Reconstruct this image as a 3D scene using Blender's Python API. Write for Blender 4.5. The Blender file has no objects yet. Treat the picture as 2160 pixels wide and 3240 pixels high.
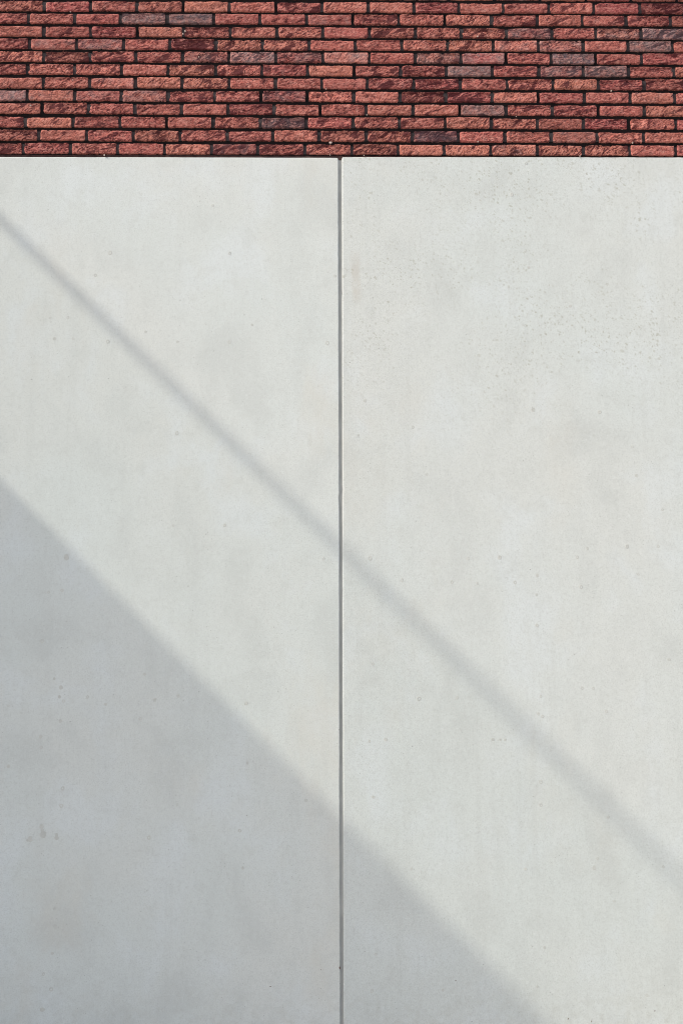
import bpy, math
import numpy as np
from mathutils import Matrix, Vector

# ------------------------------------------------------------------ camera
scene = bpy.context.scene
YAW, PITCH, ROLL = -0.01692, 0.15986, 0.00349
cam_data = bpy.data.cameras.new('camera')
cam = bpy.data.objects.new('camera', cam_data)
scene.collection.objects.link(cam)
_R = Matrix.Rotation(YAW, 3, 'Z') @ Matrix.Rotation(PITCH, 3, 'X') @ Matrix.Rotation(ROLL, 3, 'Y')
_right, _fwd, _up = _R @ Vector((1, 0, 0)), _R @ Vector((0, 1, 0)), _R @ Vector((0, 0, 1))
_m = Matrix((_right, _up, -_fwd)).transposed().to_4x4()
_m.translation = Vector((-0.0997, -6.6891, 1.6061))
cam.matrix_world = _m
cam_data.sensor_fit = 'HORIZONTAL'
cam_data.sensor_width = 36
cam_data.lens = 78.75
cam_data.clip_end = 2000
scene.camera = cam

# ------------------------------------------------------------------ sky, sun, exposure
SUN_TRAVEL = Vector((1.0, 0.34, -0.982)).normalized()
to_sun = -SUN_TRAVEL
world = bpy.data.worlds.new('World')
scene.world = world
world.use_nodes = True
wn = world.node_tree
wn.nodes.clear()
sky = wn.nodes.new('ShaderNodeTexSky')
sky.sky_type = 'NISHITA'
sky.sun_disc = False
sky.sun_elevation = math.asin(to_sun.z)
sky.sun_rotation = math.atan2(to_sun.x, to_sun.y) % (2 * math.pi)
sky.air_density = 1.0
sky.dust_density = 3.0
sky.ozone_density = 1.0
bg = wn.nodes.new('ShaderNodeBackground')
bg.inputs['Strength'].default_value = 0.125
wo = wn.nodes.new('ShaderNodeOutputWorld')
wn.links.new(sky.outputs[0], bg.inputs['Color'])
wn.links.new(bg.outputs[0], wo.inputs['Surface'])

sun_data = bpy.data.lights.new('sun', 'SUN')
sun_data.energy = 2.85
sun_data.angle = math.radians(0.93)          # sun softened by light haze
sun_data.color = (1.0, 0.935, 0.825)
sun = bpy.data.objects.new('sun', sun_data)
scene.collection.objects.link(sun)
sun.rotation_euler = SUN_TRAVEL.to_track_quat('-Z', 'Y').to_euler()
sun.location = (-8, -6, 12)

scene.view_settings.view_transform = 'Standard'
scene.view_settings.look = 'None'
scene.view_settings.gamma = 1
scene.view_settings.use_curve_mapping = False
scene.view_settings.exposure = 0.58
scene.cycles.filter_width = 0.95

rng = np.random.default_rng(7)

# ------------------------------------------------------------------ helpers
def link(o, parent=None):
    scene.collection.objects.link(o)
    if parent is not None:
        o.parent = parent
    return o

def tag(o, label=None, cat=None, kind=None, group=None):
    if label: o['label'] = label
    if cat: o['category'] = cat
    if kind: o['kind'] = kind
    if group: o['group'] = group
    return o

def empty(name, loc=(0, 0, 0)):
    o = bpy.data.objects.new(name, None)
    o.location = loc
    o.empty_display_size = 0.2
    return link(o)

def mesh_obj(name, verts, faces, mat, parent=None, smooth=False):
    me = bpy.data.meshes.new(name)
    me.from_pydata([tuple(v) for v in verts], [], [tuple(f) for f in faces])
    me.update()
    if smooth:
        me.polygons.foreach_set('use_smooth', [True] * len(me.polygons))
    me.materials.append(mat)
    o = bpy.data.objects.new(name, me)
    link(o, parent)
    if parent is not None:
        o.matrix_parent_inverse = Matrix.Translation(-Vector(parent.location))
    return o

def box_geo(x0, x1, y0, y1, z0, z1, b=0.0):
    """box with an optional chamfer on all edges running along its faces"""
    import bmesh
    bm = bmesh.new()
    bmesh.ops.create_cube(bm, size=1)
    for v in bm.verts:
        v.co = Vector(((x0 + x1) / 2 + v.co.x * (x1 - x0), (y0 + y1) / 2 + v.co.y * (y1 - y0), (z0 + z1) / 2 + v.co.z * (z1 - z0)))
    if b:
        bmesh.ops.bevel(bm, geom=bm.edges[:], offset=b, segments=2, affect='EDGES', profile=0.5)
    bm.verts.index_update()
    V = [tuple(v.co) for v in bm.verts]
    F = [tuple(v.index for v in f.verts) for f in bm.faces]
    bm.free()
    return V, F

def box(name, x0, x1, y0, y1, z0, z1, mat, parent=None, b=0.004):
    V, F = box_geo(x0, x1, y0, y1, z0, z1, b)
    return mesh_obj(name, V, F, mat, parent)

# 2-D gradient noise, vectorised
def make_perm(seed):
    r = np.random.default_rng(seed)
    p = r.permutation(256)
    return np.concatenate([p, p])
_ang = np.random.default_rng(5).uniform(0, 2 * np.pi, 256)
_G = np.stack([np.cos(_ang), np.sin(_ang)], 1)
PERM = make_perm(11)

def noise(x, y, seed=0):
    x = np.asarray(x, float) + seed * 17.37
    y = np.asarray(y, float) + seed * 9.71
    xi = np.floor(x).astype(int); yi = np.floor(y).astype(int)
    xf = x - xi; yf = y - yi
    u = xf * xf * xf * (xf * (xf * 6 - 15) + 10); v = yf * yf * yf * (yf * (yf * 6 - 15) + 10)
    def g(ix, iy, dx, dy):
        k = PERM[(PERM[ix & 255] + iy) & 255]
        return _G[k, 0] * dx + _G[k, 1] * dy
    a = g(xi, yi, xf, yf); b = g(xi + 1, yi, xf - 1, yf)
    c = g(xi, yi + 1, xf, yf - 1); d = g(xi + 1, yi + 1, xf - 1, yf - 1)
    return 1.5 * ((a * (1 - u) + b * u) * (1 - v) + (c * (1 - u) + d * u) * v)

def sstep(a, b, x):
    t = np.clip((x - a) / (b - a), 0, 1)
    return t * t * (3 - 2 * t)

# ------------------------------------------------------------------ node helpers
class NT:
    def __init__(self, name):
        self.mat = bpy.data.materials.new(name)
        self.mat.use_nodes = True
        self.t = self.mat.node_tree
        self.t.nodes.clear()
        self.out = self.t.nodes.new('ShaderNodeOutputMaterial')
        self.bsdf = self.t.nodes.new('ShaderNodeBsdfPrincipled')
        self.t.links.new(self.bsdf.outputs[0], self.out.inputs['Surface'])
        self.bsdf.inputs['Specular IOR Level'].default_value = 0.25
        self.pos = self.t.nodes.new('ShaderNodeNewGeometry').outputs['Position']
        sp = self.t.nodes.new('ShaderNodeSeparateXYZ')
        self.t.links.new(self.pos, sp.inputs[0])
        self.x, self.y, self.z = sp.outputs
    def set(self, sock, v):
        if isinstance(v, bpy.types.NodeSocket):
            self.t.links.new(v, sock)
        else:
            if sock.type == 'RGBA' and len(v) == 3:
                v = (*v, 1)
            sock.default_value = v
    def m(self, op, a, b=0.0, c=0.0, clamp=False):
        n = self.t.nodes.new('ShaderNodeMath'); n.operation = op; n.use_clamp = clamp
        self.set(n.inputs[0], a); self.set(n.inputs[1], b); self.set(n.inputs[2], c)
        return n.outputs[0]
    def vmap(self, scale=(1, 1, 1), loc=(0, 0, 0), rot=(0, 0, 0), vec=None):
        n = self.t.nodes.new('ShaderNodeMapping')
        self.set(n.inputs['Vector'], vec or self.pos)
        n.inputs['Scale'].default_value = scale
        n.inputs['Location'].default_value = loc
        n.inputs['Rotation'].default_value = rot
        return n.outputs[0]
    def noise(self, vec, scale, detail=3, rough=0.55, dist=0.0):
        n = self.t.nodes.new('ShaderNodeTexNoise')
        self.set(n.inputs['Vector'], vec)
        n.inputs['Scale'].default_value = scale
        n.inputs['Detail'].default_value = detail
        n.inputs['Roughness'].default_value = rough
        n.inputs['Distortion'].default_value = dist
        return n.outputs['Fac']
    def vor(self, vec, scale, feature='F1', rnd=1.0):
        n = self.t.nodes.new('ShaderNodeTexVoronoi'); n.feature = feature
        self.set(n.inputs['Vector'], vec)
        n.inputs['Scale'].default_value = scale
        n.inputs['Randomness'].default_value = rnd
        return n.outputs
    def step(self, v, a, b, lo=0.0, hi=1.0):
        n = self.t.nodes.new('ShaderNodeMapRange'); n.interpolation_type = 'SMOOTHSTEP'
        self.set(n.inputs[0], v)
        n.inputs[1].default_value = a; n.inputs[2].default_value = b
        n.inputs[3].default_value = lo; n.inputs[4].default_value = hi
        return n.outputs[0]
    def mix(self, f, a, b, mode='MIX'):
        n = self.t.nodes.new('ShaderNodeMix'); n.data_type = 'RGBA'; n.blend_type = mode
        self.set(n.inputs[0], f); self.set(n.inputs[6], a); self.set(n.inputs[7], b)
        return n.outputs[2]
    def bump(self, h, strength, dist, prev=None):
        n = self.t.nodes.new('ShaderNodeBump')
        n.inputs['Strength'].default_value = strength
        n.inputs['Distance'].default_value = dist
        self.set(n.inputs['Height'], h)
        if prev is not None: self.set(n.inputs['Normal'], prev)
        return n.outputs[0]
    def done(self, color, rough=0.9, normal=None):
        self.set(self.bsdf.inputs['Base Color'], color)
        self.set(self.bsdf.inputs['Roughness'], rough)
        if normal is not None: self.set(self.bsdf.inputs['Normal'], normal)
        return self.mat

# ------------------------------------------------------------------ materials
def mat_concrete(name, seed, warm, flecks):
    n = NT(name)
    off = (seed * 3.1, seed * 1.7, seed * 2.3)
    p = n.vmap(loc=off)
    big = n.noise(p, 1.1, 3, 0.5, 0.4)
    mid = n.noise(n.vmap(scale=(1, 1, .75), loc=(off[0] + 5, 0, 2)), 3.2, 4, 0.55, 0.3)
    sm = n.noise(n.vmap(loc=(2, off[1], 7)), 13, 4, 0.6)
    grain = n.noise(p, 160, 3, 0.7)
    streak = n.noise(n.vmap(scale=(9, 1, .45), loc=off), 1.6, 3, 0.6)
    k_ = .975 if flecks else 1.0
    C = lambda r, g, b: (r * k_, g * k_ * 1.014, b * k_ * 1.034)
    base = n.mix(n.step(big, .3, .7), C(0.580, 0.602, 0.566), C(0.596, 0.603, 0.561))
    # whitish bloom and grey clouds, the way cast concrete dries
    base = n.mix(n.step(mid, .50, .68, 0, .52), base, C(0.625, 0.652, 0.640))
    base = n.mix(n.step(mid, .49, .32, 0, .58), base, C(0.520, 0.532, 0.498))
    base = n.mix(n.step(sm, .50, .72, 0, .28), base, C(0.495, 0.502, 0.465))
    base = n.mix(n.step(streak, .50, .74, 0, .36 if flecks else .26), base, C(0.525, 0.536, 0.500))
    peb = n.noise(n.vmap(loc=(3, 8, off[0])), 58, 5, .75)
    base = n.mix(n.step(peb, .49, .68, 0, .46), base, C(0.485, 0.492, 0.458))
    base = n.mix(n.step(peb, .47, .33, 0, .34), base, C(0.660, 0.675, 0.640))
    base = n.mix(n.step(grain, .48, .70, 0, .46), base, C(0.420, 0.428, 0.395))
    base = n.mix(n.step(grain, .44, .29, 0, .40), base, C(0.700, 0.715, 0.680))
    # pin holes
    for sc, thr, r, amt, k in ((110, .95, .16, .50, 0), (37, .965, .075, .75, 3)):
        v = n.vor(n.vmap(scale=(1, 0.001, 1), loc=(k, 0, off[2])), sc)
        sp = n.t.nodes.new('ShaderNodeSeparateColor'); n.t.links.new(v['Color'], sp.inputs[0])
        on = n.m('GREATER_THAN', sp.outputs[0], thr)
        dsk = n.step(v['Distance'], r, r * 1.6, amt, 0)
        base = n.mix(n.m('MULTIPLY', n.m('MULTIPLY', on, dsk), n.step(n.noise(n.vmap(loc=(k, 4, 4)), 4, 3, .6), .38, .66, .1, 1)), base, (0.159, 0.160, 0.142))
    if flecks:
        wob = n.noise(n.vmap(loc=(1, 2, 3)), 70, 2, .6)
        wv = n.t.nodes.new('ShaderNodeVectorMath'); wv.operation = 'MULTIPLY_ADD'
        cc = n.t.nodes.new('ShaderNodeCombineXYZ'); n.set(cc.inputs[0], wob); n.set(cc.inputs[2], wob)
        n.t.links.new(cc.outputs[0], wv.inputs[0]); wv.inputs[1].default_value = (.022, 0, -.022); n.t.links.new(n.pos, wv.inputs[2])
        reg = n.m('MULTIPLY', n.step(n.z, 2.75, 3.6), n.step(n.noise(n.vmap(loc=(9, 0, 4)), 2.2, 3, .6), .36, .62))
        for sc, thr, r, amt, k in ((48, .52, .19, .70, 0), (85, .55, .22, .60, 5), (24, .82, .14, .55, 8)):
            v = n.vor(n.vmap(scale=(1, 0.001, 1), loc=(k, 0, k), vec=wv.outputs[0]), sc)
            sp = n.t.nodes.new('ShaderNodeSeparateColor'); n.t.links.new(v['Color'], sp.inputs[0])
            on = n.m('GREATER_THAN', sp.outputs[0], thr)
            dsk = n.step(v['Distance'], r * .6, r * 1.7, amt, 0)
            base = n.mix(n.m('MULTIPLY', n.m('MULTIPLY', on, dsk), reg), base, (0.358, 0.355, 0.293))
        # rusty water smear next to the joint
        sx = n.step(n.m('ABSOLUTE', n.m('SUBTRACT', n.x, n.m('MULTIPLY_ADD', n.noise(n.vmap(), 9, 2), .03, .070))), .008, .030, 1, 0)
        sz = n.m('MULTIPLY', n.step(n.z, 3.64, 3.72), n.step(n.z, 3.86, 3.94, 1, 0))
        sn = n.step(n.noise(n.vmap(scale=(1, 1, .5)), 38, 3), .3, .62, .45, 1)
        base = n.mix(n.m('MULTIPLY', n.m('MULTIPLY', sx, sz), n.m('MULTIPLY', sn, .40)), base, (0.468, 0.425, 0.364))
    # splash dirt along the foot of the wall
    foot = n.m('MULTIPLY', n.step(n.z, .75, .2), n.step(n.noise(n.vmap(loc=off), 24, 4, .65), .42, .68))
    base = n.mix(n.m('MULTIPLY', foot, .40), base, (0.398, 0.385, 0.331))
    # faint tan discoloration
    tan = n.step(n.noise(n.vmap(scale=(1.6, 1, .8), loc=(4, off[0], 1)), 1.7, 4, .6), .54, .76, 0, warm * .6)
    base = n.mix(tan, base, (0.572, 0.535, 0.458))
    h = n.m('ADD', n.m('MULTIPLY', n.noise(p, 70, 4, .65), .55), n.m('MULTIPLY', grain, .45))
    nm = n.bump(h, 0.28, 0.0022)
    nm = n.bump(n.noise(n.vmap(loc=(3, 1, 1)), 5, 3, .5), 0.25, 0.010, nm)
    return n.done(base, 0.82, nm)

def mat_brick():
    n = NT('red_moulded_brick')
    at = n.t.nodes.new('ShaderNodeAttribute'); at.attribute_name = 'tone'
    sp = n.t.nodes.new('ShaderNodeSeparateColor'); n.t.links.new(at.outputs['Color'], sp.inputs[0])
    val, grey, dark = sp.outputs[0], sp.outputs[1], sp.outputs[2]
    hue = at.outputs['Alpha']
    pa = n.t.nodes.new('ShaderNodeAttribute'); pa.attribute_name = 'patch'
    vr = n.t.nodes.new('ShaderNodeVectorRotate'); vr.rotation_type = 'Y_AXIS'
    n.set(vr.inputs['Vector'], n.pos); n.set(vr.inputs['Angle'], n.m('MULTIPLY_ADD', hue, .55, n.m('MULTIPLY', val, .45)))
    own = vr.outputs[0]                     # every brick has its own grain direction
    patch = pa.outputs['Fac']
    base = n.mix(hue, (0.43, 0.100, 0.092), (0.58, 0.205, 0.142))
    # sandy pink bloom, coarse and fine
    sand = n.step(n.noise(n.vmap(scale=(1, 1, 1.5)), 34, 5, .68, .4), .46, .68, 0, .62)
    base = n.mix(sand, base, (0.60, 0.262, 0.215))
    fine = n.noise(n.vmap(loc=(5, 5, 5)), 210, 4, .75)
    base = n.mix(n.step(fine, .50, .68, 0, .45), base, (0.17, 0.045, 0.045))
    base = n.mix(n.step(fine, .46, .34, 0, .40), base, (0.64, 0.33, 0.275))
    # shade of folds and hollows painted into the colour: ragged wine-dark patches, many on some bricks, none on others
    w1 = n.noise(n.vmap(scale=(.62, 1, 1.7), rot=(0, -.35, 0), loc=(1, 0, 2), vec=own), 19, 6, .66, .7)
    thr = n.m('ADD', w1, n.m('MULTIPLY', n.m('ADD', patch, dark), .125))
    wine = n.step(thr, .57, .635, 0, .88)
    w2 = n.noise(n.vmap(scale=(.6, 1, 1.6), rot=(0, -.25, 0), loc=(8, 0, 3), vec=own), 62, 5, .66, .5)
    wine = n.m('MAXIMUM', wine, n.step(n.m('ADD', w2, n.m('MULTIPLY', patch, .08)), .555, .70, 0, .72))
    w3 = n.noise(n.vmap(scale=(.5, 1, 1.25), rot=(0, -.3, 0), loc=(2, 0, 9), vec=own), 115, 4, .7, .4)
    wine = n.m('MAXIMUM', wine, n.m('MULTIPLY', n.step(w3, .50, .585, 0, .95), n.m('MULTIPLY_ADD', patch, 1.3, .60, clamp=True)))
    # reduced (grey-blue) faces
    gn = n.noise(n.vmap(scale=(1, 1, 1.2), loc=(2, 7, 1)), 17, 5, .65, .5)
    gm = n.step(n.m('ADD', gn, n.m('MULTIPLY', n.m('SUBTRACT', grey, .5), .75)), .28, .72, 0, .82)
    gm = n.m('MULTIPLY', gm, n.step(grey, .02, .12))
    gcol = n.mix(n.step(n.noise(n.vmap(loc=(1, 3, 9)), 40, 5, .7), .40, .62), (0.355, 0.180, 0.165), (0.315, 0.250, 0.245))
    gcol = n.mix(n.m('MULTIPLY', n.step(grey, .7, 1), n.step(n.noise(n.vmap(loc=(6, 3, 2)), 26, 4, .65), .50, .62)), gcol, (0.085, 0.115, 0.150))
    gcol = n.mix(n.step(fine, .50, .68, 0, .45), gcol, (0.10, 0.08, 0.09))
    base = n.mix(gm, base, gcol)
    base = n.mix(n.step(w3, .47, .35, 0, .62), base, (0.64, 0.33, 0.27))
    base = n.mix(n.m('MULTIPLY', dark, .50), base, (0.065, 0.030, 0.042))
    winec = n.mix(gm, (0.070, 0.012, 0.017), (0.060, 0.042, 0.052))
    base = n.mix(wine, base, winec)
    br = n.m('MULTIPLY_ADD', val, .50, .75)
    hsv = n.t.nodes.new('ShaderNodeHueSaturation'); n.set(hsv.inputs['Color'], base); n.set(hsv.inputs['Value'], br)
    # wrinkles and grit
    rid = n.m('ABSOLUTE', n.m('SUBTRACT', n.noise(n.vmap(scale=(.65, 1, 1.5), rot=(0, -.25, 0), loc=(3, 3, 3), vec=own), 85, 4, .6, .8), .5))
    rid = n.step(rid, 0, .10)
    h = n.m('ADD', n.m('MULTIPLY', rid, .55), n.m('ADD', n.noise(n.vmap(), 190, 4, .7), n.m('MULTIPLY', n.noise(n.vmap(loc=(7, 1, 1)), 420, 2, .6), .5)))
    nm = n.bump(h, 0.9, 0.0030)
    return n.done(hsv.outputs[0], 0.93, nm)

def mat_simple(name, col, rough, var=.25, scale=20, bumpd=0.002, metal=0.0):
    n = NT(name)
    f = n.noise(n.vmap(), scale, 4, .6)
    c = n.mix(n.step(f, .3, .7), tuple(v * (1 - var) for v in col), tuple(min(1, v * (1 + var)) for v in col))
    n.bsdf.inputs['Metallic'].default_value = metal
    return n.done(c, rough, n.bump(n.noise(n.vmap(), scale * 6, 3, .6), .4, bumpd))

def mat_glass():
    m = bpy.data.materials.new('balustrade_glass'); m.use_nodes = True
    t = m.node_tree; t.nodes.clear()
    o = t.nodes.new('ShaderNodeOutputMaterial'); tr = t.nodes.new('ShaderNodeBsdfTransparent')
    gl = t.nodes.new('ShaderNodeBsdfGlossy'); mx = t.nodes.new('ShaderNodeMixShader')
    nz = t.nodes.new('ShaderNodeTexNoise'); nz.inputs['Scale'].default_value = 3
    rp = t.nodes.new('ShaderNodeMapRange'); t.links.new(nz.outputs['Fac'], rp.inputs[0])
    rp.inputs[3].default_value = .03; rp.inputs[4].default_value = .05
    tr.inputs[0].default_value = (.945, .96, .95, 1); gl.inputs['Roughness'].default_value = .02
    t.links.new(rp.outputs[0], mx.inputs[0]); t.links.new(tr.outputs[0], mx.inputs[1]); t.links.new(gl.outputs[0], mx.inputs[2])
    t.links.new(mx.outputs[0], o.inputs['Surface'])
    return m

M_CONC_L = mat_concrete('cast_concrete_smooth', 1.0, .50, False)
M_CONC_R = mat_concrete('cast_concrete_flecked', 2.6, .30, True)
M_BRICK = mat_brick()
M_MORTAR = mat_simple('dark_mortar', (0.012, 0.009, 0.0095), .95, .35, 30, .004)
M_BED = mat_simple('brown_bedding_mortar', (0.050, 0.029, 0.027), .95, .4, 35, .003)
M_PERP = mat_simple('brown_grey_pointing', (0.046, 0.036, 0.037), .95, .35, 40, .004)
M_CRUMB = mat_simple('dried_mortar_crumb', (0.58, 0.47, 0.42), .9, .2, 60, .001)
M_SEAL = mat_simple('grey_joint_sealant', (0.385, 0.388, 0.370), .6, .10, 9, .0008)
M_BLIST = mat_simple('damp_blister_concrete', (0.505, 0.512, 0.478), .85, .07, 40, .001)
M_SPECK = mat_simple('brown_speck', (0.12, 0.07, 0.05), .8, .3, 60, .001)
M_GROUND = mat_simple('pale_paving', (0.62, 0.60, 0.56), .9, .15, 2, .003)
M_RENDER = mat_simple('pale_render', (0.55, 0.54, 0.51), .9, .05, 3, .002)
M_METAL = mat_simple('brushed_steel', (0.45, 0.45, 0.46), .35, .05, 30, .0002, 1.0)
M_DARKGLASS = mat_simple('window_glass', (0.03, 0.035, 0.04), .05, .1, 1, .0)
M_GLASS = mat_glass()

# ------------------------------------------------------------------ ground
X_L, X_R = -3.98, 4.20
g = mesh_obj('ground', [(-400, -400, 0), (400, -400, 0), (400, 400, 0), (-400, 400, 0)], [(0, 1, 2, 3)], M_GROUND)
tag(g, 'pale grey paving in front of the concrete wall, below the picture', 'ground', 'structure')

# ------------------------------------------------------------------ concrete wall: two cast panels and the joint between them
conc = empty('concrete_wall', (0.008, 0.0, 0.0))
tag(conc, 'pale grey concrete wall of two tall panels under the red brickwork', 'wall')

def jl(z): return np.interp(z, [0.0, .4546, 2.5689, 4.3607], [-.0008, -.0003, .0031, .0043])
def jr(z): return np.interp(z, [0.0, .4546, 2.5689, 4.3608], [.0140, .0146, .0167, .0207])

def panel(name, side, mat, top_a, top_b):
    """side -1: joint on the panel's right; +1: on its left. Lofted upwards so that the cast edge wanders and chips."""
    zs = np.concatenate([np.linspace(0.0, 4.30, 420), np.linspace(4.302, 4.372, 30)])
    nz = len(zs)
    rag = noise(zs * 9, zs * 0 + side, 3) * .0009 + noise(zs * 45, zs * 0 + side, 4) * .00045
    chip = np.maximum(0, noise(zs * 26, zs * 0 + side * 3, 8) - .50) * .007
    far = X_L if side < 0 else X_R
    bev = .0030 if side < 0 else .0062
    if side < 0:
        xe = jl(zs) + rag - chip
        be = xe - bev - np.abs(noise(zs * 30, zs * 0, 21)) * .0012
    else:
        bw = np.interp(zs, [0, .5, 2.5, 4.37], [.0036, .0040, .0058, .0062])
        xe = jr(zs) + rag * .6 + chip
        be = xe + bw + np.abs(noise(zs * 30, zs * 0, 22)) * .0008
    depth = .11
    V = []
    for i in range(nz):
        z = zs[i]
        V += [(xe[i], depth, z), (xe[i], bev * (.9 if side < 0 else .30), z), (be[i], 0, z), (far - side * .004, 0, z), (far, .004, z), (far, depth, z)]
    F = []
    for i in range(nz - 1):
        a = i * 6; b = a + 6
        for k in range(5):
            F.append((a + k, a + k + 1, b + k + 1, b + k))
    # top: front arris chamfered back
    a = (nz - 1) * 6
    zt0, zt1 = (top_a, top_b)                       # height at the joint end and at the far end
    t = len(V)
    V += [(be[-1], 0, zt0 - .005), (far - side * .004, 0, zt1 - .005), (xe[-1] + side * .003, .005, zt0 - .0012), (be[-1] + side * .01, .005, zt0), (far, .005, zt1), (far, depth, zt1), (xe[-1], depth, zt0)]
    F += [(a + 2, a + 3, t + 1, t), (t, t + 1, t + 4, t + 3), (t, t + 3, t + 2), (t + 3, t + 4, t + 5, t + 6), (t + 2, t + 3, t + 6), (a + 1, a + 2, t, t + 2), (a, a + 1, t + 2, t + 6), (a + 3, a + 4, t + 4, t + 1), (a + 4, a + 5, t + 5, t + 4)]
    if side < 0:
        F = [tuple(reversed(f)) for f in F]
    return mesh_obj(name, V, F, mat, conc)

pl = panel('concrete_panel', -1, M_CONC_L, 4.3811, 4.3780)
tag(pl, 'left concrete panel, its lower corner in shade')
pr = panel('concrete_panel', +1, M_CONC_R, 4.3843, 4.3945)
tag(pr, 'right concrete panel with brownish flecks near its top')

# sealant strip set back in the joint
zs = np.linspace(0, 4.3755, 260)
V, F = [], []
for i, z in enumerate(zs):
    d = .0080 + noise(z * 5, .3, 31) * .0012 + noise(z * 22, .3, 33) * .0006
    if z > 4.33: d -= .002
    a, b = jl(z) - .0035, jr(z) + .0035
    for k, u in enumerate((0, .2, .45, .7, .88, 1)):
        V.append((a + (b - a) * u, d + .0028 * math.sin(math.pi * u), z))
    if i:
        q = i * 6
        for k in range(5):
            F.append((q - 6 + k, q - 5 + k, q + 1 + k, q + k))
seal = mesh_obj('joint_sealant', V, F, M_SEAL, conc, True)
tag(seal, 'grey sealant in the upright joint between the panels')

RINGS_L=[(-1.265,1.935),(-1.234,1.896),(-1.240,1.855),(-1.221,1.836),(-1.115,1.854),(-1.035,1.821),(-1.318,1.680),(-1.233,1.748),(-1.323,2.102),(-1.300,2.321),(-1.241,2.329),(-0.865,1.954),(-0.714,1.858),(-0.880,1.757),(-0.406,1.562),(-0.712,1.383),(-0.413,1.824),(-0.818,1.840),(-1.219,1.379),(-1.215,1.455),(-1.236,0.942),(-1.231,0.866),(-1.241,0.754),(-1.277,0.667),(-1.242,0.604),(-0.147,1.399),(-0.437,1.269),(-0.423,1.109),(-0.747,2.623),(-0.515,2.625),(-0.068,2.470),(-1.314,1.633),(-1.456,1.551),(-1.465,1.816),(-0.833,1.241),(-0.584,4.142),(-1.060,3.910),(-1.061,3.482),(-0.737,3.051),(-1.329,3.596),(-1.247,3.596),(-0.888,3.530),(-0.740,3.482),(-0.502,3.482),(-0.397,3.564),(-0.013,3.799),(-0.050,3.477),(-1.125,3.801),(-1.306,3.496),(-1.221,3.496),(-0.503,3.908)]
RINGS_R=[(0.142,2.473),(0.285,2.373),(0.509,2.364),(0.625,2.359),(0.795,2.362),(0.897,2.394),(0.891,2.307),(0.890,2.168),(0.586,2.471),(0.728,2.476),(1.080,2.477),(1.127,2.517),(1.308,2.526),(1.449,2.526),(1.353,2.398),(1.092,2.341),(1.475,2.695),(0.151,1.997),(0.356,1.842),(0.526,1.845),(1.086,1.887),(1.134,1.886),(0.899,1.852),(0.887,1.774),(0.905,1.762),(0.681,1.661),(0.715,1.660),(0.736,1.660),(0.205,1.663),(0.134,1.656),(0.889,1.474),(0.887,1.375),(0.149,1.412),(0.314,1.102),(0.814,1.099),(1.115,1.104),(1.131,1.143),(1.418,1.106),(1.199,0.962),(0.888,0.767),(0.852,0.604),(1.327,0.563),(0.444,0.591),(0.137,0.589),(0.156,0.742),(1.183,1.321),(1.189,1.783),(1.479,2.013),(0.403,2.858),(0.342,3.079),(0.092,3.041),(1.347,2.987),(0.896,3.161),(1.202,3.150),(0.891,4.354),(0.820,4.199),(0.892,3.841),(1.080,3.654),(1.362,2.852),(0.123,3.203)]
SMUDGE=[(-1.302,1.290,.010),(-1.299,1.275,.008),(-1.296,1.256,.016),(-1.350,1.237,.011),(-1.362,1.233,.007),(-1.236,1.241,.010),(-1.237,1.255,.007),(-1.224,2.478,.012),(-1.226,2.486,.008),(-1.278,0.520,.012)]

def blisters(pts, seed):
    """tiny raised bubbles left by air under the form: a low ragged rim round a flat middle"""
    r = np.random.default_rng(seed)
    V, F = [], []
    for p in pts:
        R = p[2] if len(p) > 2 else r.uniform(.0058, .0095)
        n = 12
        full = len(p) > 2 or r.random() < .45
        b = len(V)
        ell = r.uniform(.85, 1.25); wob = r.uniform(.85, 1.15, n)
        for k in range(n):
            a = 2 * math.pi * k / n
            for q, yy in ((1.0, .0002), (.82, -.0007), (.50, -.0005), (.34, .0002)):
                V.append((p[0] + math.cos(a) * R * q * wob[k], yy, p[1] + math.sin(a) * R * q * ell * wob[k]))
        for k in range(n):
            a0 = b + k * 4; a1 = b + ((k + 1) % n) * 4
            for q in range(3):
                F.append((a0 + q, a1 + q, a1 + q + 1, a0 + q + 1))
        if full:
            c = len(V); V.append((p[0], -.0004, p[1]))
            for k in range(n):
                F.append((b + k * 4 + 2, b + ((k + 1) % n) * 4 + 2, c))
    return V, F
for par, pts, sd in ((pl, RINGS_L + SMUDGE, 3), (pr, RINGS_R, 4)):
    V, F = blisters(pts, sd)
    o = mesh_obj('blister_mark', V, F, M_BLIST, conc, True)
    tag(o, kind='stuff')
V, F = [], []
for (x, z, w, h, a) in ((.983, .468, .002, .005, -.5), (1.084, .457, .002, .005, -.2), (1.359, .499, .002, .004, -.3), (-.0015, .686, .003, .006, .1), (-.30, .61, .003, .003, 0), (.50, .63, .0025, .003, 0)):
    b = len(V)
    for k in range(8):
        t = 2 * math.pi * k / 8
        px, pz = math.cos(t) * w, math.sin(t) * h
        V.append((x + px * math.cos(a) - pz * math.sin(a), .0003, z + px * math.sin(a) + pz * math.cos(a)))
    V.append((x, -.0022, z))
    for k in range(8):
        F.append((b + k, b + (k + 1) % 8, b + 8))
o = mesh_obj('dirt_speck', V, F, M_SPECK, conc, True); tag(o, kind='stuff')

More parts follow.
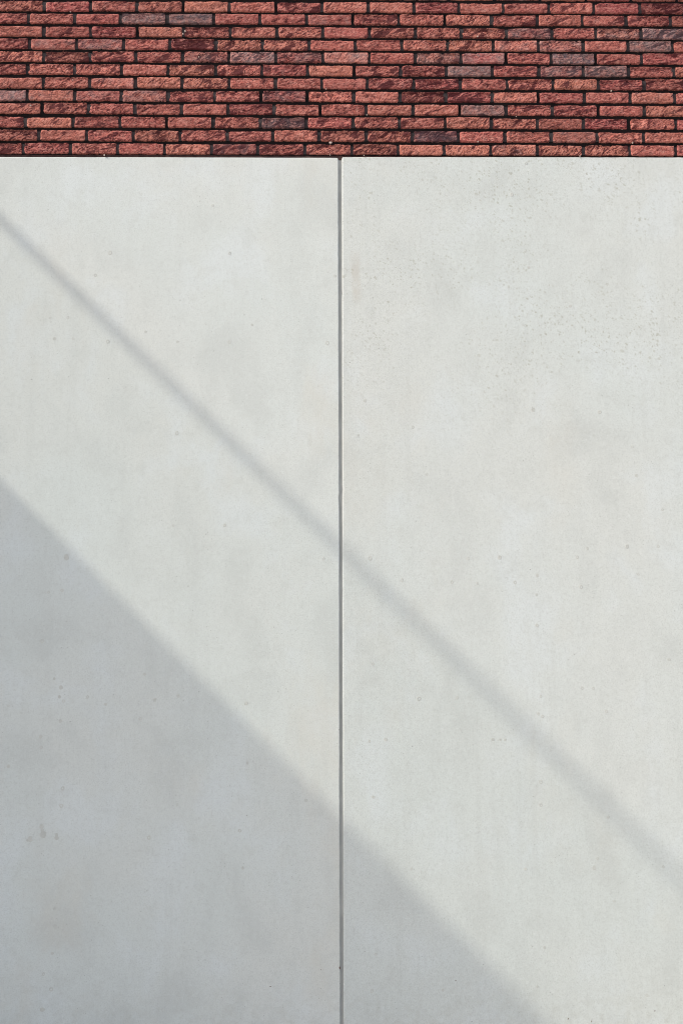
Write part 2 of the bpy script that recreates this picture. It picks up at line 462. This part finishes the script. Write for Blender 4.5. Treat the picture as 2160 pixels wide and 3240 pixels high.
# ------------------------------------------------------------------ brickwork
bw = empty('brick_wall', (0, 0, 4.40))
tag(bw, 'band of rough red bricks with dark recessed mortar above the concrete', 'wall')
H = 0.06565
ROWZ = [5.1196, 5.0570, 4.9894, 4.9245, 4.8611, 4.7956, 4.7292, 4.6636, 4.5977, 4.5309, 4.4648, 4.3985]
JO = [
[-1.400,-1.179,-0.958,-0.736,-0.516,-0.293,-0.071,0.150,0.370,0.586,0.800,1.019,1.236,1.457],
[-1.472,-1.254,-1.034,-0.812,-0.589,-0.369,-0.146,0.076,0.296,0.517,0.741,0.962,1.178,1.390,1.605],
[-1.399,-1.176,-0.954,-0.734,-0.510,-0.287,-0.067,0.155,0.376,0.595,0.813,1.029,1.243,1.459],
[-1.464,-1.241,-1.018,-0.797,-0.578,-0.357,-0.134,0.088,0.310,0.530,0.748,0.964,1.179,1.394,1.609],
[-1.395,-1.175,-0.957,-0.736,-0.516,-0.293,-0.068,0.154,0.374,0.592,0.807,1.024,1.238,1.457],
[-1.471,-1.246,-1.024,-0.804,-0.578,-0.358,-0.140,0.081,0.302,0.522,0.741,0.963,1.177,1.392,1.612],
[-1.394,-1.174,-0.957,-0.736,-0.513,-0.293,-0.073,0.145,0.365,0.587,0.810,1.029,1.247,1.464],
[-1.469,-1.244,-1.024,-0.803,-0.581,-0.361,-0.144,0.078,0.298,0.516,0.736,0.957,1.178,1.396,1.611],
[-1.398,-1.177,-0.958,-0.738,-0.517,-0.299,-0.080,0.138,0.361,0.582,0.801,1.024,1.241,1.461],
[-1.472,-1.248,-1.027,-0.807,-0.587,-0.364,-0.146,0.076,0.295,0.512,0.730,0.950,1.168,1.387,1.608],
[-1.407,-1.183,-0.964,-0.743,-0.519,-0.304,-0.086,0.136,0.355,0.572,0.794,1.014,1.232,1.453],
[-1.479,-1.257,-1.035,-0.814,-0.593,-0.375,-0.153,0.068,0.287,0.505,0.727,0.947,1.166,1.385,1.603],
]
# (course, brick) -> (greyness, darkness) of the odd-coloured bricks; the last entry is balcony shade painted in
TONE = {(0,6):(.1,.35),(1,3):(.72,0),(1,4):(.92,.1),(1,7):(.3,.1),(2,11):(.5,.15),(2,13):(.5,.05),(2,14):(.8,.1),
        (3,1):(.42,.05),(3,2):(.48,.1),(3,4):(.05,.45),(3,11):(.35,0),(3,12):(.42,0),(3,14):(.75,0),
        (4,4):(.4,0),(4,5):(.68,0),(4,6):(.45,0),(4,7):(.5,0),(4,9):(.5,.1),(4,10):(.5,0),(4,12):(1,.05),
        (5,10):(.85,.15),(5,12):(.55,.3),(5,13):(.72,.05),(6,2):(.38,0),(6,7):(.25,.1),(6,8):(.05,.4),
        (7,0):(.7,.05),(7,1):(.32,0),(7,2):(.35,0),(7,3):(.45,.1),(7,6):(.4,.05),(7,14):(.3,0),(8,10):(.65,.3),
        (9,6):(.62,.5),(10,9):(.55,.8),(10,12):(.38,.15),(11,5):(.35,.55),(11,11):(.35,.1),(7,9):(0,.4),(0,14):(0,.25)}
# courses and bricks whose face has a deep hollow under the upper lip
HOLLOW = {(0,0):.6,(0,3):.3,(2,4):.7,(2,10):.9,(2,2):.5,(3,4):.9,(3,5):.6,(3,9):.7,(4,1):.9,(4,2):.5,(5,1):.6,(6,9):1.0,(6,11):1.0,(6,14):.9,
          (7,9):.9,(7,10):.9,(8,1):.7,(8,5):.6,(9,8):.7,(9,2):.5,(9,13):.6,(10,0):.8,(10,7):.6,(10,8):.5,(11,7):.4,(11,2):.5,(11,1):.5,(10,4):.5,(6,13):.6,(1,8):.6,(4,11):.4}

def brick_geo(w, h, seed, nx, ny, hollow=0.0, rough=1.0):
    """one hand-moulded brick face: wrinkled clay, ragged arrises, sides running back into the mortar"""
    r = np.random.default_rng(seed)
    def axis(n, L):
        inner = np.linspace(.0042, L - .0042, n)
        return np.concatenate([[0, .0006, .002], inner, [L - .002, L - .0006, L]])
    xs, zs_ = axis(nx, w), axis(ny, h)
    X, Z = np.meshgrid(xs, zs_)
    s = seed % 997 + .37
    # ragged outline
    def fall(d): return np.exp(-(d / .007) ** 2)
    PX, PZ = X.copy(), Z.copy()
    lo = noise(X * 22, X * 0 + s, 1) * .0020 + noise(X * 110, X * 0 + s, 2) * .0015 + np.maximum(0, noise(X * 60, X * 0 + s, 5) - .42) * .010
    hi = noise(X * 20, X * 0 + s, 3) * .0020 + noise(X * 90, X * 0 + s, 4) * .0010 - np.maximum(0, noise(X * 34, X * 0 + s, 36) - .45) * .016
    PZ += np.maximum(lo, -.0022) * fall(Z) + hi * fall(h - Z)
    PX += (noise(Z * 45, Z * 0 + s, 6) * .0024 + noise(Z * 160, Z * 0 + s, 7) * .0006) * fall(X)
    PX -= (noise(Z * 45, Z * 0 + s, 8) * .0024 + noise(Z * 160, Z * 0 + s, 9) * .0006) * fall(w - X)
    # rounded corners
    R = .006
    for cx, sx in ((0, 1), (w, -1)):
        for cz, sz in ((0, 1), (h, -1)):
            rr = R * r.uniform(.2, 1.3)
            ux = np.clip(1 - np.abs(X - cx) / rr, 0, 1); uz = np.clip(1 - np.abs(Z - cz) / rr, 0, 1)
            PX += sx * rr * .30 * ux * uz; PZ += sz * rr * .30 * ux * uz
    # relief, metres towards the viewer
    ang = r.uniform(.05, .55) * (1 if r.random() < .8 else -1)
    ca, sa = math.cos(ang), math.sin(ang)
    U = X * ca + Z * sa; W = -X * sa + Z * ca
    wx = noise(U * 30, W * 30, s) * .010; wz = noise(U * 30 + 9, W * 30, s) * .007
    amp = r.uniform(.7, 1.25) * rough
    f1 = noise((U + wx) * 19, (W + wz) * 52, s + 1)
    reg1 = sstep(-.25, .25, noise(X * 13, Z * 20, s + 21))
    crease = -sstep(.13, .02, np.abs(f1)) * .0034 * reg1
    f2 = noise((U + wx) * 48, (W + wz) * 105, s + 2)
    reg2 = sstep(-.2, .3, noise(X * 16 + 3, Z * 24, s + 22))
    crease2 = -sstep(.17, .02, np.abs(f2)) * .0022 * reg2
    step = sstep(-.035, .035, noise((U + wx) * 13, (W + wz) * 32, s + 3)) * .0020
    bulge = noise(U * 12, W * 24, s + 4) * .0008
    grit = noise(X * 240, Z * 240, s) * .0005 + noise(X * 130, Z * 150, s + 6) * .0006
    h_ = amp * (crease + crease2 + step) + bulge + grit * rough
    # hollow under the upper lip
    if hollow > 0:
        line = h * r.uniform(.42, .62) + noise(X * 17, X * 0 + s, 12) * h * .42 + noise(X * 60, X * 0 + s, 13) * h * .10
        span = sstep(-.25, .15, noise(X * 11 + r.uniform(0, 9), X * 0 + s, 14) + .25 * hollow)
        lip = h - .0045 + noise(X * 40, X * 0 + s, 15) * .002
        m = sstep(-.0012, .0016, Z - line) * sstep(.0008, -.0008, Z - lip) * span
        h_ -= m * (.0045 + .0050 * hollow)
    # rolled arrises
    wobT = 1 + .5 * noise(X * 28, X * 0 + s, 33); wobL = 1 + .5 * noise(Z * 60, Z * 0 + s, 34)
    def arris(dist, R, drop):
        return drop * np.clip(1 - dist / R, 0, 1) ** 1.15
    edge = np.maximum.reduce([arris(h - Z, .0078 * wobT, .0052), arris(X, .0066 * wobL, .0046), arris(w - X, .0030, .0016), arris(Z, .0018, .0008)])
    h_ -= edge
    proud = r.uniform(-.0015, .0020)
    tx, tz = r.normal(0, .006), r.normal(-.01, .018)
    h_ += proud + (X - w / 2) * tx + (Z - h / 2) * tz
    ny_, nx_ = X.shape
    V = np.stack([PX - w / 2, -h_, PZ], -1).reshape(-1, 3)
    idx = np.arange(nx_ * ny_).reshape(ny_, nx_)
    Fq = np.stack([idx[:-1, :-1], idx[:-1, 1:], idx[1:, 1:], idx[1:, :-1]], -1).reshape(-1, 4)
    ring = np.concatenate([idx[0, :], idx[1:, -1], idx[-1, -2::-1], idx[-2:0:-1, 0]])
    back = V[ring].copy(); back[:, 1] = .045
    n0 = len(V); m_ = len(ring)
    V = np.concatenate([V, back])
    k = np.arange(m_); k2 = (k + 1) % m_
    Fs = np.stack([ring[k2], ring[k], n0 + k, n0 + k2], -1)
    return V, np.concatenate([Fq, Fs])

def fast_mesh(name, V, F, tone=None, patch=0.0):
    me = bpy.data.meshes.new(name)
    me.vertices.add(len(V)); me.vertices.foreach_set('co', V.astype(np.float32).ravel())
    me.loops.add(F.size); me.loops.foreach_set('vertex_index', F.astype(np.int32).ravel())
    me.polygons.add(len(F)); me.polygons.foreach_set('loop_start', (np.arange(len(F)) * 4).astype(np.int32))
    me.polygons.foreach_set('use_smooth', np.ones(len(F), bool))
    me.update(calc_edges=True)
    if tone is not None:
        a = me.color_attributes.new('tone', 'FLOAT_COLOR', 'POINT')
        t = np.broadcast_to(np.asarray(tone, np.float32), (len(V), 4)) if np.ndim(tone) == 1 else tone
        a.data.foreach_set('color', np.ascontiguousarray(t, np.float32).ravel())
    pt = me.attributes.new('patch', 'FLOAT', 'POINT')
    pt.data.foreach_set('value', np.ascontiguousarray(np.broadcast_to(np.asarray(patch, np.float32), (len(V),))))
    me.materials.append(M_BRICK)
    return me

def rand_tone(r, g=0.0, d=None):
    if d is None:
        d = max(0, r.normal(.07, .08))
    return (float(np.clip(r.normal(.5, .15), .05, .95)), g, float(d), float(np.clip(r.normal(.50, .27), 0, 1)))

FR_L = lambda z: -1.457 - (z - .464) * .0328      # frame edges on the wall plane
FR_R = lambda z: 1.479 + (z - .445) * .0401
extra = []                                          # bricks outside the picture
BH = .0492
for r_i in range(12):
    z = ROWZ[r_i]; js = list(JO[r_i])
    while js[0] > X_L + .25: js.insert(0, js[0] - .2205 + rng.normal(0, .0015))
    n_left = len(js) - len(JO[r_i])
    while js[-1] < X_R - .25: js.append(js[-1] + .2195 + rng.normal(0, .0015))
    js = [X_L - .006] + js + [X_R + .006]
    for k in range(len(js) - 1):
        a, b = js[k], js[k + 1]
        ki = k - n_left
        jw = .0068 + abs(rng.normal(0, .0011))
        w = (b - a) - 2 * jw
        if w < .03: continue
        cx = (a + b) / 2 + rng.normal(0, .0006)
        hh = BH + rng.normal(0, .0012)
        zz = z + rng.normal(0, .0010)
        seen = b > FR_L(z) - .01 and a < FR_R(z) + .01
        g, d = TONE.get((r_i, ki), (None, None)) if seen else (None, None)
        if g is None:
            g = float(rng.choice([0, 0, 0, .08, .18])) if seen else float(rng.choice([0, 0, 0, .1, .2, .45, .7]))
        hol = HOLLOW.get((r_i, ki), float(rng.choice([0, 0, .25, .4]))) if seen else float(rng.choice([0, 0, .3, .6, .9]))
        seed = 1000 + r_i * 60 + k
        if seen:
            V, F = brick_geo(w, hh, seed, 96, 25, hol)
            me = fast_mesh('brick', V, F, rand_tone(rng, g, d), .55 * hol + max(0, rng.normal(.05, .22)))  # hollow bricks get more of the painted shade patches
            o = bpy.data.objects.new('brick', me)
            link(o, bw)
            o.location = (cx, 0, zz - 4.40)
            o.rotation_euler = (0, float(rng.normal(0, .0045)), 0)
        else:
            extra.append((cx, zz, w, hh, seed, rand_tone(rng, g, d), hol))
z = ROWZ[0] + H + .001; odd = 0
WALL_TOP = 7.62
while z + BH < WALL_TOP - .02:
    x = X_L + (.0 if odd else -.11) + rng.normal(0, .006)
    k = 0
    while x < X_R:
        a, b = max(x, X_L - .006), min(x + .2205, X_R + .006)
        in_slab = 7.20 < z + BH + .005 and z < 7.42 and b > -.65
        if b - a > .05 and not in_slab:
            extra.append(((a + b) / 2, z + rng.normal(0, .0006), b - a - .013, BH, 9000 + int(z * 1000) * 3 + k, rand_tone(rng, float(rng.choice([0, 0, 0, .1, .2, .45, .7]))), float(rng.choice([0, 0, .3, .6]))))
        x += .2205 + rng.normal(0, .001); k += 1
    z += H; odd ^= 1
allV, allF, allT, allP, off = [], [], [], [], 0
for (cx, zz, w, hh, sd, tn, hol) in extra:
    near = abs(cx) < 2.4 and zz < 5.8
    V, F = brick_geo(w, hh, sd, 40 if near else 16, 12 if near else 6, hol)
    V = V + np.array([cx, 0, zz])
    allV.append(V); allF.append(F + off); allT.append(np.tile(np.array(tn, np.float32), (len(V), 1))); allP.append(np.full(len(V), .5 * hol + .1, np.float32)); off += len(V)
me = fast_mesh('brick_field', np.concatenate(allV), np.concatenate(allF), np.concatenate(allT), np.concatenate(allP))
bf = bpy.data.objects.new('brick_field', me); link(bf, bw); bf.location = (0, 0, -4.40)
tag(bf, 'brick courses that run on beyond the picture', kind='stuff')

# mortar: body of the wall, faces set back from the bricks
mo = box('mortar_bed', X_L - .008, X_R + .008, .0150, .30, 4.3955, WALL_TOP, M_MORTAR, bw, 0)
tag(mo, 'dark recessed mortar between the bricks')
# upright joints are filled nearer the face, here and there left hollow
V, F = [], []
for r_i in range(12):
    js = list(JO[r_i])
    while js[0] > X_L + .3: js.insert(0, js[0] - .2205)
    while js[-1] < X_R - .3: js.append(js[-1] + .2195)
    for k, x in enumerate(js):
        if (r_i, round(x, 3)) in ((8, -1.398), (8, -.080), (8, .582), (8, 1.241)) or rng.random() < .06:
            continue
        yf = .0072 + rng.uniform(-.0012, .0030)
        v, f = box_geo(x - .011, x + .011, yf, .0152, ROWZ[r_i] + .0015, ROWZ[r_i] + BH - .0045 + rng.uniform(-.003, .002), .001)
        F += [tuple(i + len(V) for i in q) for q in f]
        V += v
pj = mesh_obj('joint_filling', V, F, M_PERP, bw)
tag(pj, kind='stuff')
# thin bedding strip over the panels
box('bedding_strip', X_L, X_R, .0058, .0154, 4.3700, 4.3918, M_BED, bw, .001)
body = box('wall_core', X_L, X_R, .09, .30, 0, 4.3945, M_MORTAR, conc, 0)
cop = box('coping', X_L - .01, X_R + .02, -.04, .34, WALL_TOP + .002, WALL_TOP + .07, M_RENDER, bw, .006)

# dried crumbs of mortar on ledges and faces
CR = [(-1.274,5.111,.004),(-.725,5.013,.007),(-.658,4.883,.005),(-1.254,4.764,.004),(-1.449,4.634,.006),(-1.096,4.388,.006),(-.033,4.452,.010),(-.028,4.455,.006),(-.034,4.392,.004),
      (-.053,4.723,.005),(.140,4.593,.004),(.673,4.993,.006),(.665,4.461,.005),(1.351,4.525,.003),(1.306,4.719,.006),(1.399,4.457,.006),(1.147,4.391,.005),(.125,4.391,.004),(.849,4.588,.004),(-.735,5.000,.006)]
for (x, z, s) in CR:
    r = np.random.default_rng(int((x + 5) * 1000))
    V, F = [], []
    n = 7
    for j, (q, yy) in enumerate(((.8, .004), (1, -.002), (.6, -.006))):
        for k in range(n):
            a = 2 * math.pi * k / n
            rr = s * .62 * q * r.uniform(.75, 1.2)
            V.append((x + math.cos(a) * rr, yy * s / .006 + (-.001), z + math.sin(a) * rr))
    for j in range(2):
        for k in range(n):
            F.append((j * n + k, j * n + (k + 1) % n, (j + 1) * n + (k + 1) % n, (j + 1) * n + k))
    F.append(tuple(2 * n + k for k in range(n)))
    F.append(tuple(reversed(range(n))))
    mesh_obj('mortar_crumb', V, F, M_CRUMB, bw, True)

# ------------------------------------------------------------------ what throws the shadows, left of and above the picture
# unseen wing at right angles to the wall, cut short and opened below to let light in: its coping throws the big slanting shade
WX = -4.0
WT = 1.3015 + .98 * 4.0
wing = empty('house_wing', (-6.0, -.8, 0))
tag(wing, 'pale unseen wing left of the picture, shading the lower left corner, opened below on added columns for light', 'building')
box('wall', -8.0, WX - .03, -1.95, .30, 2.70, WT - .07, M_RENDER, wing, .004)
for cx_ in (-4.25, -7.75):  # columns added under the wing body, raised so light bounces below it
    for cy_ in (-1.7, .05):
        box('added_column', cx_ - .12, cx_ + .12, cy_ - .12, cy_ + .12, .002, 2.698, M_RENDER, wing, .006)
box('coping', -8.03, WX, -1.98, .33, WT - .068, WT, M_METAL, wing, .004)
for y0 in (-1.5,):
    f = box('window_frame', WX - .05, WX - .005, y0, y0 + 1.2, 3.4, 4.7, M_METAL, wing, .004)
    box('window_pane', WX - .02, WX - .002, y0 + .07, y0 + 1.13, 3.47, 4.63, M_DARKGLASS, wing, .002)

bal = empty('glass_balustrade', (-4.05, -.8, WT))
tag(bal, 'glass balustrade with round steel handrail on the wing roof, left of the picture', 'balustrade')
RZ = 2.513 + .985 * 4.05
box('base_rail', -4.085, -4.015, -1.9, .28, WT + .001, WT + .06, M_METAL, bal, .004)
for y0, y1 in ((-1.9, -.06),):
    box('glass_pane', -4.058, -4.042, y0, y1, WT + .055, RZ - .03, M_GLASS, bal, .001)
V, F = [], []
n = 20
for j, yy in enumerate((-1.95, .28)):
    for k in range(n):
        a = 2 * math.pi * k / n
        V.append((-4.05 + math.cos(a) * .027, yy, RZ + math.sin(a) * .027))
for k in range(n):
    F.append((k, (k + 1) % n, n + (k + 1) % n, n + k))
F.append(tuple(range(n))); F.append(tuple(reversed(range(n, 2 * n))))
mesh_obj('handrail', V, F, M_METAL, bal, True)

# balcony slab on the same facade above the picture: shades the top right corner
bc = empty('balcony', (1.8, -.45, 7.20))
tag(bc, 'balcony slab above the picture that shades the top right bricks', 'balcony')
box('slab', -.62, X_R, -.765, .0140, 7.205, 7.40, M_RENDER, bc, .006)
box('edge_trim', -.635, -.622, -.78, .0, 7.20, 7.41, M_METAL, bc, .002)
